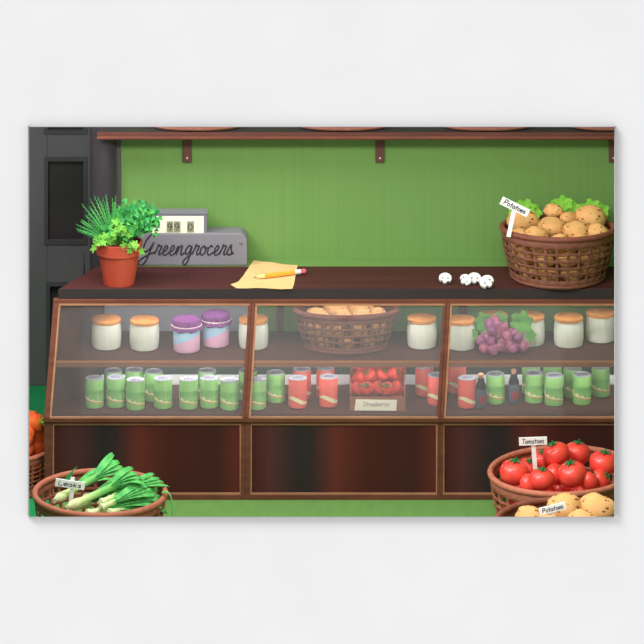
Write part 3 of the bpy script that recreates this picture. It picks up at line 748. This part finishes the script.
# ------------------------------------------------------------------ potted herb
py_ = .275; PX = X(119, py_)
pot = empty('potted_herb', (PX, py_, ZT), 'terracotta pot of bushy green herbs at the left end of the countertop', 'potted plant')
MB().lathe([(.078, 0), (.104, .158), (.098, .158), (.09, .15), (.06, .15)], 40).build('pot', 'pot', pot, smooth=True)
MB().lathe([(.104, .152), (.114, .154), (.119, .213), (.108, .213), (.104, .19), (.1, .152)], 40, cap=False).build('pot_rim', 'pot', pot, smooth=True)
MB().lathe([(.099, .16), (.1, .196), (.05, .2), (.001, .202)], 24).build('soil', 'soil', pot)
def bush(cx_, cy_, cz_, R3, n, lw, ll, lobes, seed, mat, name, zrot=.6, depth=.35):
    rnd = random.Random(seed); mb = MB()
    for k in range(n):
        u = Vector((rnd.gauss(0, 1), rnd.gauss(0, 1), rnd.gauss(0, 1))).normalized() * (rnd.random() ** .45) * rnd.uniform(.75, 1.22)
        p = Vector((cx_ + u.x * R3[0], cy_ + u.y * R3[1], cz_ + u.z * R3[2]))
        s_ = rnd.uniform(.75, 1.2); pts = leaf_poly(lobes, lw * s_, ll * s_, depth, rnd.random())
        m = Matrix.Translation(p) @ Matrix.Rotation(rnd.uniform(-.9, .9), 4, 'Z') @ Matrix.Rotation(u.x * 1.3 + rnd.uniform(-zrot, zrot), 4, 'Y') @ Matrix.Rotation(rnd.uniform(-.9, .2), 4, 'X')
        add_leaf(mb, pts, m, .2, lw)
        if k % 4 == 0: mb.tube([(0, 0, .2), (p.x * .6, p.y * .6, .2 + (p.z - .2) * .6), p], [.003, .0022, .0014], 5)
    return mb.build(name, mat, pot)
bush(.0, .0, .265, (.09, .08, .07), 70, .024, .036, 5, 1, 'herb1', 'broad_foliage')
bush(.115, .0, .32, (.08, .07, .072), 190, .013, .032, 3, 2, 'herb2', 'fine_foliage', .9, .5)
bush(.12, -.03, .31, (.08, .05, .072), 130, .013, .032, 3, 12, 'herb1', 'fine_foliage', .9, .5)
bush(.05, .02, .34, (.06, .05, .05), 80, .013, .034, 3, 22, 'herb1', 'fine_foliage', .9, .5)
bush(.01, -.07, .275, (.05, .04, .045), 14, .026, .036, 5, 3, 'herb3', 'pale_foliage', .8, .5)
bush(-.08, -.1, .222, (.045, .02, .034), 16, .028, .04, 5, 4, 'herb3', 'pale_foliage', .8, .5)
bush(.065, -.11, .205, (.045, .025, .026), 11, .028, .04, 5, 5, 'herb3', 'pale_foliage', .8, .5)
# feathery blades fanning up and left
mb = MB(); rnd = random.Random(3)
for k in range(34):
    a = -1.15 + 1.35 * k / 33 + rnd.uniform(-.05, .05); L = rnd.uniform(.2, .25) * (1.06 if a > -.65 else .84)
    d = Vector((sin(a), rnd.uniform(-.25, .25), cos(a) * .95 + .1)); w = .0035
    p = [Vector((-.02 + .02 * sin(a), 0, .2)) + d * L * t + Vector((0, 0, -.02 * t * t)) for t in (0, .25, .5, .75, 1)]
    mb.tube(p, [.002, .003, .003, .002, .0005], 5)
    for t in range(7, 22):
        q = p[0] + (p[-1] - p[0]) * (t / 22); side = -1 if t % 2 else 1
        n_ = Vector((-d.z, 0, d.x)).normalized() * side
        mb.tube([q, q + (d * .7 + n_).normalized() * .02 * (1.25 - t / 22)], [.0016, .0005], 4)
mb.build('feathery_blades', 'herb1', pot)
for o in list(C.objects):
    pass

# ------------------------------------------------------------------ cash register
YR = .577; rx0, rx1 = X(130, YR), X(247.3, YR); rz = Z(233.5, YR)
reg = empty('cash_register', ((rx0 + rx1) / 2, .637, ZT), 'grey cash register lettered Greengrocers on its rounded body, behind the potted herb', 'cash register')
W = (rx1 - rx0) / 2; H = rz - ZT; rad = .045
prof = [(-W, 0), (W, 0), (W, H - rad)] + [(W - rad + rad * sin(a), H - rad + rad * cos(a)) for a in [R(90 - 15 * k) for k in range(1, 7)]] + \
       [(-W + rad - rad * sin(a), H - rad + rad * cos(a)) for a in [R(15 * k) for k in range(0, 7)]]
MB().prism([(x, -.06, z) for x, z in prof], (0, .12, 0)).build('body', 'reg', reg, bevel=.006, loc=(0, 0, .001))
hx0, hx1 = X(148, .62) - reg.location.x, X(207.5, .62) - reg.location.x; hz = Z(212, .62) - ZT
MB().box(hx0, hx1, -.05, .02, H - .01, hz).build('indicator_head', 'regdark', reg, bevel=.003)
MB().box(hx0 - .004, hx1 + .002, -.055, .022, hz, hz + .007).build('head_cap', 'reg', reg)
face = MB().box(hx0 + .012, hx1 - .018, -.056, -.049, H + .0012, hz - .012).build('indicator_face', 'cream', reg)
for a, b, ch in ((167, 173.2, '9'), (174, 180.6, '9'), (187.3, 194.2, '0')):
    xa, xb = X(a, .61) - reg.location.x, X(b, .61) - reg.location.x
    za, zb = H + .006, H + .062
    w_ = MB().box(xa, xb, -.0585, -.0555, za, zb).build('price_window', 'display', reg)
    lettering(ch, G, (xb - xa) * .85, .022, .0022).build('numeral', 'ink', w_, loc=((xa + xb) / 2, -.0595, za + .011))
lt = lettering('Greengrocers', SC, X(233, YR) - X(139, YR), 9.6 / S(YR), .0042, .25)
lt.build('lettering', 'ink', reg, loc=(X(186, YR) - reg.location.x, -.061, Z(255, YR) - ZT))
MB().lathe([(.008, 0), (.008, .004), (.004, .007)], 14, Matrix.Rotation(R(90), 4, 'X')).build('lock', 'regdark', reg, loc=(X(241, YR) - reg.location.x, -.06, Z(242.5, YR) - ZT))

# ------------------------------------------------------------------ paper and pencil
def TP(px, py, z=ZT + .002):
    y = YZ(py, z); return (X(px, y), y)
outline = [(253.6, 260.8), (262, 261.4), (272, 262.6), (283, 264.6), (291, 264.8), (297.7, 265.5), (295.6, 275), (294, 284), (292.3, 289.2), (280, 289.2), (268, 288.6), (257, 287.8), (247, 288.6), (237, 288.3), (230.6, 284.6), (238.3, 282), (243, 276), (248, 269)]
pp = [TP(*q) for q in outline]
cxp = sum(p[0] for p in pp) / len(pp); cyp = sum(p[1] for p in pp) / len(pp)
mb = MB()
vs_ = []; NR = 6
for j in range(NR + 1):
    t = j / NR
    for (x, y) in pp:
        X_, Y_ = cxp + (x - cxp) * t, cyp + (y - cyp) * t
        edge = max(0, t - .8) * 5
        z = .0012 + .0025 * edge * (.5 + .5 * sin(x * 60 + y * 25))
        vs_.append((X_ - cxp, Y_ - cyp, z))
n = len(pp); fs = [(j * n + k, j * n + (k + 1) % n, (j + 1) * n + (k + 1) % n, (j + 1) * n + k) for j in range(NR) for k in range(n)]
mb.add(vs_, fs)
o = mb.build('paper_sheet', 'paper', loc=(cxp, cyp, ZT + .0005), solid=.001)
tag(o, 'yellowed sheet of paper with a curled corner lying on the countertop under the pencil', 'paper')
zp = ZT + .0155
a = Vector((*TP(253.5, 277.5, zp), zp)); b = Vector((*TP(305.5, 271, zp), zp)); L = (b - a).length
pc = empty('pencil', a, 'orange pencil with a pink eraser lying on the sheet of paper', 'pencil')
pc.rotation_mode = 'QUATERNION'; pc.rotation_quaternion = (b - a).to_track_quat('X', 'Z')
MB().tube([(L * .2, 0, 0), (L * .79, 0, 0)], .0125, 6).build('barrel', 'pencil', pc)
MB().tube([(L * .055, 0, 0), (L * .2, 0, 0)], [.0035, .0125], 12).build('sharpened_cone', 'penwood', pc, smooth=True)
MB().tube([(0, 0, 0), (L * .055, 0, 0)], [.0005, .0037], 10).build('lead_point', 'ink', pc)
MB().tube([(L * .79, 0, 0), (L * .81, 0, 0), (L * .84, 0, 0), (L * .86, 0, 0), (L * .895, 0, 0)], [.013, .0128, .0137, .0128, .0133], 14).build('ferrule', 'steel', pc, smooth=True)
MB().tube([(L * .895, 0, 0), (L * .98, 0, 0), (L, 0, 0)], [.0125, .0125, .009], 14).build('eraser', 'pink', pc, smooth=True)

# ------------------------------------------------------------------ mushroom slices
def mushroom(px, py, size, ang, label, mirror=1):
    y = YZ(py + 5, ZT); s_ = size
    o_ = [(sin(a) * 1.0 * mirror, cos(a) * .9 + .05) for a in [R(-138 + 276 * k / 16) for k in range(17)]]
    stem = [(.42 * mirror, -.3), (.3 * mirror, -.78), (.0, -.86), (-.28 * mirror, -.78), (-.42 * mirror, -.3)]
    pts = o_ + stem
    e_ = Matrix.Rotation(R(-48), 4, 'X') @ Matrix.Rotation(ang, 4, 'Y')
    mtx = e_ @ Matrix.Scale(s_, 4)
    mb = MB().prism([(x, 0, z) for x, z in pts], (0, .55, 0), mtx)
    zmin = min(v[2] for v in mb.v)
    o = mb.build('mushroom_slice', 'mush', loc=(X(px, y), y, ZT - zmin + .0005), bevel=s_ * .12)
    gl = MB()
    for sx in (-1, 1):
        gl.prism([(sx * (.42 + .15 * cos(a)), -.02, -.05 + .14 * sin(a)) for a in [2 * pi * k / 10 for k in range(10)]], (0, .03, 0), mtx)
    gl.build('gills', 'gill', o)
    return tag(o, label, 'mushroom', 'mushroom slices on the countertop')
mushroom(445.3, 279.2, .033, .1, 'leftmost white mushroom slice, lying apart from the others on the countertop')
mushroom(465.5, 280.8, .032, .9, 'left end of the three touching mushroom slices on the countertop', 1)
mushroom(474.5, 279.3, .034, .1, 'middle of the three touching mushroom slices on the countertop', 1)
mushroom(487, 283.8, .038, -.7, 'right end of the three touching mushroom slices, largest and nearest the basket', 1)

# ------------------------------------------------------------------ ceramic jars
def jar_at(px, pyb, label, first=[None], r=.076):
    z = .6635; y = YZ(pyb, z) + r * .75; y = min(y, .5)
    if first[0] is None:
        o = empty('ceramic_jar', (0, 0, 0), label, 'jar', 'ivory jars with cork lids in the display cabinets')
        q = 1.09
        MB().lathe([(r * .78, 0), (r * .93, .006), (r * .99, .03 * q), (r * 1.0, .06 * q), (r * .97, .1 * q), (r * .9, .118 * q), (r * .86, .118 * q)], 36).build('jar_body', 'ceramic', o, smooth=True)
        MB().lathe([(r * .93, .1185 * q), (r * .97, .121 * q), (r * .97, .133 * q), (r * .9, .137 * q)], 36).build('cork_lid', 'cork', o, smooth=True)
        first[0] = o; o.location = (X(px, y), y, z); return o
    return dup(first[0], (X(px, y), y, z), (0, 0, 0), label)
for px, pb, lab in ((106.5, 350.6, 'leftmost ivory jar with cork lid in the left cabinet'), (144.5, 351.6, 'second ivory jar with cork lid, left of the purple capped jars'),
    (253.5, 350.4, 'ivory jar with cork lid standing behind the divider between left and middle cabinets'), (421.9, 349.6, 'ivory jar with cork lid right of the potato basket in the middle cabinet'),
    (461, 351, 'leftmost ivory jar with cork lid in the right cabinet, left of the grapes'), (493.5, 346.5, 'ivory jar with cork lid hidden behind the grapes'),
    (530, 347, 'ivory jar with cork lid at the right edge of the grape leaves'), (568.7, 348.5, 'second ivory jar from the right end of the right cabinet'),
    (600.5, 343.5, 'rightmost ivory jar with cork lid, at the right end of the counter')):
    jar_at(px, pb, lab)
def jam(px, pyb, label):
    z = .6635; r = .068; y = YZ(pyb, z) + r * .9
    o = empty('jam_jar', (X(px, y), y, z), label, 'jar', 'jam jars with purple cloth caps')
    MB().lathe([(r * .8, 0), (r * .97, .008), (r, .02), (r, .118), (r * .9, .128)], 36).build('jar_body', 'jam', o, smooth=True)
    def fr(p, a): return (p[0] * (1 + .05 * sin(14 * a) * (p[2] < .135)), p[1] * (1 + .05 * sin(14 * a) * (p[2] < .135)), p[2] + .003 * sin(7 * a) * (p[2] < .12))
    MB().lathe([(r * 1.1, .112), (r * 1.2, .118), (r * 1.06, .134), (r * 1.1, .15), (r * 1.02, .163), (r * .7, .171), (r * .1, .175)], 70, fn=fr).build('cloth_cap', 'cloth', o, smooth=True)
    MB().tube([(r * 1.1 * cos(2 * pi * k / 40), r * 1.1 * sin(2 * pi * k / 40), .134) for k in range(40)], .0035, 6, closed=True).build('elastic_band', 'band', o, smooth=True)
jam(186.6, 354.5, 'left one of the two jam jars with purple cloth caps'); jam(215.8, 349, 'right one of the two jam jars with purple cloth caps, set further back')

# ------------------------------------------------------------------ cans
def can_proto(kind):
    r = .0465; h = .147
    o = empty('drink_can', (0, 0, 0), '', 'can')
    MB().lathe([(r * .86, 0), (r, .006), (r, h - .008), (r * .95, h - .004)], 36).build('can_body', 'can_' + kind, o, smooth=True)
    tp = MB().lathe([(r * .93, h - .004), (r * .97, h), (r * .9, h + .001), (r * .87, h - .0025)], 36).build('can_lid', 'can_top', o, smooth=True)
    mk = MB()
    for k in range(5): mk.box(-.022 + k * .009, -.017 + k * .009, -.022 + .01 * (k % 2), .010 + .006 * (k % 3), h - .0022, h - .001)
    mk.build('pull_tab', 'can_mark', tp)
    def ribbon(f0, f1, lift, a0=-85, a1=85, n=24):
        vs_ = []; fs = []
        for k in range(n + 1):
            t = k / n; a = R(a0 + (a1 - a0) * t) - pi / 2; q = r + lift
            vs_ += [(q * cos(a), q * sin(a), f0(t)), (q * cos(a), q * sin(a), f1(t))]
        return MB().add(vs_, [(2 * k, 2 * k + 2, 2 * k + 3, 2 * k + 1) for k in range(n)])
    if kind == 'green':
        ribbon(lambda t: .05 - .022 * t, lambda t: .05 - .022 * t + .002 + .024 * (1 - t) ** 1.3 * (.6 + .4 * sin(t * 30)), .0006).build('cream_wave', 'can_cream', o)
        ribbon(lambda t: .046 - .024 * t, lambda t: .05 - .0235 * t, .0007).build('orange_wave', 'can_orange', o)
        mk = MB()
        for k in range(7):
            a = R(-55 + 18 * k) - pi / 2; q = r + .0006; a2 = a + R(10)
            z0 = .064; z1 = .092
            for (aa, za, ab, zb) in ((a, z0, a, z1), (a, z1, a2, z1 - .002), (a2, z1, a2, z0 + .008)):
                mk.tube([(q * cos(aa), q * sin(aa), za), (q * cos(ab), q * sin(ab), zb)], .0013, 4)
        mk.build('printed_marks', 'can_dgreen', o)
    else:
        ribbon(lambda t: .042 - .016 * t + .008 * sin(t * 6.3), lambda t: .042 - .014 * t + .008 * sin(t * 6.3) + .018 * sin(pi * t) + .003, .0006).build('cream_wave', 'can_cream', o)
        ribbon(lambda t: .068, lambda t: .069, .0006, -60, 60).build('printed_line', 'can_dred', o)
    return o
protos = {}
def can(kind, px, pb, label):
    z = .4205; y = YZ(pb, z) + .037; y = min(y, .52)
    if kind not in protos:
        o = can_proto(kind); protos[kind] = o; o['group'] = ('green' if kind == 'green' else 'red') + ' cans on the lower deck'
        o.location = (X(px, y), y, z); o['label'] = label; return
    dup(protos[kind], (X(px, y), y, z), (0, 0, random.uniform(-.12, .12)), label)
gl = [(94.4, 409, 'F'), (115.7, 408.3, 'F'), (135.5, 411.0, 'F'), (163, 409.5, 'F'), (188.5, 410, 'F'), (209.3, 409, 'F'), (229.5, 411, 'F')]
bl = [(113.1, 401.5, 'B'), (134.3, 400.5, 'B'), (153.6, 402.5, 'B'), (207.3, 401.5, 'B')]
for k, (px, pb, _) in enumerate(gl): can('green', px, pb, ORD[k] + ' green can from the left in the front row of the left cabinet')
for k, (px, pb, _) in enumerate(bl): can('green', px, pb, ORD[k] + ' green can from the left in the back row of the left cabinet')
can('green', 248, 401.5, 'green can standing behind the divider between the left and middle cabinets')
can('green', 257, 410.4, 'green can in the front row, just right of the left divider')
can('green', 275.7, 403.6, 'green can standing alone between the divider and the red cans')
can('red', 297.7, 409, 'left front red can in the middle cabinet, left of the strawberries')
can('red', 302, 399.8, 'left back red can in the middle cabinet, left of the strawberries')
can('red', 328.5, 407.8, 'right front red can next to the strawberry crate')
can('red', 325.5, 398.8, 'right back red can next to the strawberry crate')
can('red', 424.4, 397, 'red can right of the strawberry crate, in the back row')
can('red', 436.5, 406, 'red can half hidden by the divider between middle and right cabinets')
can('red', 457, 394, 'back red can at the left end of the right cabinet')
can('red', 467, 409, 'front red can at the left end of the right cabinet, beside a dark bottle')
can('green', 495.4, 405, 'green can standing between the two dark bottles')
can('green', 531, 395.5, 'back green can directly right of the second dark bottle')
can('green', 534, 404, 'front green can directly right of the second dark bottle')
can('green', 552.5, 395.5, 'back green can in the second pair right of the dark bottles')
can('green', 553.8, 406.5, 'front green can in the second pair right of the dark bottles')
can('green', 572.7, 398.5, 'back green can in the third pair right of the dark bottles')
can('green', 582, 405.5, 'front green can in the third pair right of the dark bottles')
can('green', 600.5, 397.5, 'rightmost green can, at the right end of the right cabinet')
# ------------------------------------------------------------------ dark bottles
def bottle(px, pb, label):
    z = .4205; r = .028; y = YZ(pb, z) + .026
    o = empty('corked_bottle', (X(px, y), y, z), label, 'bottle', 'small dark corked bottles')
    MB().lathe([(r * .8, 0), (r, .006), (r * 1.02, .09), (r * .85, .108), (r * .4, .124), (r * .4, .134)], 24).build('bottle_body', 'bottle', o, smooth=True)
    MB().lathe([(r * .95, .1), (r * 1.0, .105), (r * .8, .122), (r * .62, .136), (r * .58, .148), (r * .3, .149)], 20).build('capsule', 'bottleneck', o, smooth=True)
    MB().lathe([(.009, .149), (.011, .153), (.0145, .168), (.011, .174)], 14).build('cork', 'corktan', o, smooth=True)
    vs_ = []
    for k in range(9):
        a = R(-18 + 70 * k / 8) - pi / 2; vs_ += [((r * 1.03) * cos(a), (r * 1.03) * sin(a), .028), ((r * 1.03) * cos(a), (r * 1.03) * sin(a), .066)]
    MB().add(vs_, [(2 * k, 2 * k + 2, 2 * k + 3, 2 * k + 1) for k in range(8)]).build('paper_label', 'label', o, solid=.001)
bottle(481, 409.5, 'left dark corked bottle with a red label, beside the red can')
bottle(513.7, 405, 'right dark corked bottle with a red label, right of the lone green can')

# ------------------------------------------------------------------ grapes
gr = empty('grape_bunch', (X(500, .24), .24, .664), 'bunch of purple grapes with green leaves in front of the ivory jars', 'grapes')
gp = None
for q, (gx, gyy, yy) in enumerate([(155, 195, .24), (180, 245, .21), (270, 220, .23), (225, 268, .235), (300, 285, .215), (380, 305, .225), (90, 325, .23), (170, 335, .205),
                    (118, 390, .20), (192, 405, .185), (240, 375, .20), (320, 360, .20), (350, 388, .19), (435, 375, .215), (212, 205, .26), (262, 330, .235), (345, 268, .25),
                    (140, 300, .24), (290, 400, .22), (400, 345, .24), (200, 165, .28), (250, 290, .26)]):
    px, py = 470 + gx / 8.05, 300 + gyy / 8.05; p = Vector((X(px, yy), yy, Z(py, yy) )) - gr.location
    p.z = max(p.z, .029)
    if gp is None: gp = MB().ball((0, 0, 0), (.0275, .0275, .029), 18, 12).build('grape', 'grape', gr, smooth=True); gp.location = p
    else: c = gp.copy(); C.objects.link(c); c.parent = gr; c.location = p; c.rotation_euler = (random.random() * 3, random.random() * 3, 0)
for lx_, lz_, w, l, rot, yy, sd in ((487, 331, .055, .1, -.35, .285, 1), (499, 326, .05, .075, .1, .292, 2), (519, 333, .068, .115, .25, .285, 3), (478, 337, .035, .05, -1.2, .27, 4), (526, 337, .04, .055, 1.35, .27, 5)):
    mb = MB(); add_leaf(mb, leaf_poly(6, w, l, .22, sd), Matrix.Rotation(rot, 4, 'Y') @ Matrix.Rotation(-.12, 4, 'X'), .1, w)
    mb.tube([(0, -.002, 0), (l * .3 * sin(rot), -.003, l * .3 * cos(rot)), (l * .8 * sin(rot), -.001, l * .8 * cos(rot))], [.002, .0016, .0006], 5)
    mb.build('grape_leaf', 'grapeleaf', gr, loc=Vector((X(lx_, yy), yy, Z(lz_, yy))) - gr.location)
MB().tube([(X(482, .25) - gr.location.x, 0, .1), (X(488, .25) - gr.location.x, .0, .105), (X(500, .25) - gr.location.x, .01, .09), (X(512, .25) - gr.location.x, .0, .05)], [.003, .003, .0025, .002], 6).build('stalk', 'stemgreen', gr)

# ------------------------------------------------------------------ strawberry crate
yc0, yc1 = .075, .40; cx0, cx1 = X(350, yc0), X(405.5, yc0); zc = .4205
cr = empty('fruit_crate', ((cx0 + cx1) / 2, .24, zc), 'small thin wooden crate of strawberries in the middle display cabinet', 'crate')
def CB(mb, n, m='crate', **k): return loc_build(mb, n, m, cr, **k)
CB(MB().box(cx0, cx1, yc0, yc1, zc, zc + .008), 'crate_floor')
CB(MB().box(cx0, cx1, yc0, yc0 + .007, zc + .008, zc + .07), 'front_board')
CB(MB().box(cx0, cx1, yc1 - .007, yc1, zc + .008, zc + .17), 'rear_board')
for xs in (cx0, cx1 - .007):
    CB(MB().prism([(xs, yc0 + .007, zc + .008), (xs, yc1 - .007, zc + .008), (xs, yc1 - .007, zc + .17), (xs, yc0 + .007, zc + .085)], (.007, 0, 0)), 'side_board')
cw0, cw1 = X(354.5, .07), X(397, .07)
cd = MB().prism([(-.107, 0, 0), (.103, 0, -.002), (.107, 0, .052), (-.100, 0, .056)], (0, .002, 0)).build('price_card', 'tag_cream', loc=(((cw0 + cw1) / 2), .069, .4215 + .004))
tag(cd, 'cream name card lettered Strawberrys leaning on the front of the strawberry crate', 'card')
lettering('Strawberrys', G, .135, .014, .0011, .3).build('lettering', 'gill', cd, loc=(0, -.001, .021))
bproto = None
def berry(p, rot, label):
    global bproto
    g = 'strawberries in the crate'
    if bproto is None:
        prof = [(q * 1.05, z * 1.15) for q, z in [(.002, -.05), (.010, -.04), (.022, -.02), (.033, 0), (.035, .014), (.026, .026), (.008, .028)]]
        o = MB().lathe(prof, 20).build('strawberry', 'berry', smooth=True)
        mb = MB()
        for k in range(7):
            a = 2 * pi * k / 7; mb.add([(0, -.005, .033), (0, .005, .033), (.012, .004, .037), (.022, 0, .034), (.012, -.004, .037)], [(0, 1, 2, 4), (4, 2, 3)], Matrix.Rotation(a, 4, 'Z'))
        mb.tube([(0, 0, .031), (.002, 0, .046)], [.002, .0015], 5)
        mb.build('calyx', 'berrycalyx', o, solid=.001); bproto = o; tag(o, label, 'strawberry', g)
        o.location = p; o.rotation_euler = rot; return
    dup(bproto, p, rot, label, g)
for gx, gyy, yy, rot, lab in (
    (135, 320, .125, (.45, .7, 0), 'leftmost strawberry in the front row of the crate'), (218, 318, .12, (.5, -.5, .5), 'second strawberry from the left in the front row of the crate'),
    (302, 316, .125, (.4, .6, 0), 'third strawberry from the left in the front row of the crate'), (384, 322, .12, (.5, -.4, .3), 'second strawberry from the right in the front row of the crate'),
    (458, 312, .13, (.4, -.9, 0), 'rightmost strawberry in the front row of the crate'),
    (160, 225, .2, (.3, 1.1, 0), 'leftmost strawberry in the raised second row'), (248, 212, .19, (.35, -.7, 0), 'second strawberry from the left in the raised second row'),
    (335, 208, .2, (.3, .5, 0), 'third strawberry from the left in the raised second row'), (425, 190, .2, (.35, 1.2, 0), 'strawberry at the right of the raised second row'),
    (475, 150, .28, (.5, -.8, 0), 'strawberry in the back right corner of the crate'), (175, 145, .28, (.6, .3, 0), 'strawberry in the back left corner of the crate'),
    (275, 140, .29, (.6, -.3, 0), 'strawberry at the back left of centre of the crate'), (370, 140, .29, (.6, .3, 0), 'strawberry at the back right of centre of the crate')):
    px, py = 340 + gx / 8.05, 350 + gyy / 8.05
    berry((X(px, yy), yy, Z(py, yy)), rot, lab)
for yy, zz in ((.13, .46), (.2, .465), (.27, .465), (.34, .465), (.33, .52), (.24, .53)):
    for k in range(4): berry(((cx0 + .04) + k * .065, yy, zz), (.6, .3 * (k - 1.5), k), 'strawberry buried under the others in the crate')

# ------------------------------------------------------------------ light
w = bpy.data.worlds.new('world'); scene.world = w; w.use_nodes = True
bg = w.node_tree.nodes['Background']; bg.inputs[0].default_value = (1, 1, 1, 1); bg.inputs[1].default_value = 1.06
def area(name, loc, rot, sx, sy, power, col=(1, 1, 1)):
    l = bpy.data.lights.new(name, 'AREA'); l.shape = 'RECTANGLE'; l.size = sx; l.size_y = sy; l.energy = power; l.color = col
    o = bpy.data.objects.new(name, l); C.objects.link(o); o.location = loc; o.rotation_euler = rot; return o
area('added_strip_light', (-.2, -1.62, 2.62), (R(52), 0, 0), 3.2, .22, 57, (1, .995, .98))  # added area light without a fixture, angled for the shadow under the shelf
area('ceiling_fill', (-.2, -.25, 2.72), (0, 0, 0), 3.2, .9, 21, (1, .995, .98))  # added overhead fill for the shop, source unseen
for xa, xb in ((-1.1, -.42), (-.3, .55), (.68, 1.68)):  # added fills without fixtures, brightening the jars, cans and white back strip
    area('case_fill', ((xa + xb) / 2, .26, .95), (R(28), 0, 0), xb - xa, .05, 1.15)
    area('case_fill', ((xa + xb) / 2, .36, .626), (R(38), 0, 0), xb - xa, .03, 1.0)
    area('case_fill', ((xa + xb) / 2, .12, .628), (R(48), 0, 0), xb - xa, .04, .8)
area('left_fill', (-1.75, -.1, 2.7), (R(18), 0, 0), .7, 1.1, 52)  # added fill that lifts the grey door, side floor and carrots
sl_ = bpy.data.lights.new('sun', 'SUN'); sl_.energy = 2.6; sl_.angle = R(24)
so = bpy.data.objects.new('sun', sl_); C.objects.link(so)
so.rotation_mode = 'QUATERNION'; so.rotation_quaternion = Vector((1.15, 1, -1.6)).to_track_quat('-Z', 'Y'); so.location = (-3, -5, 6)
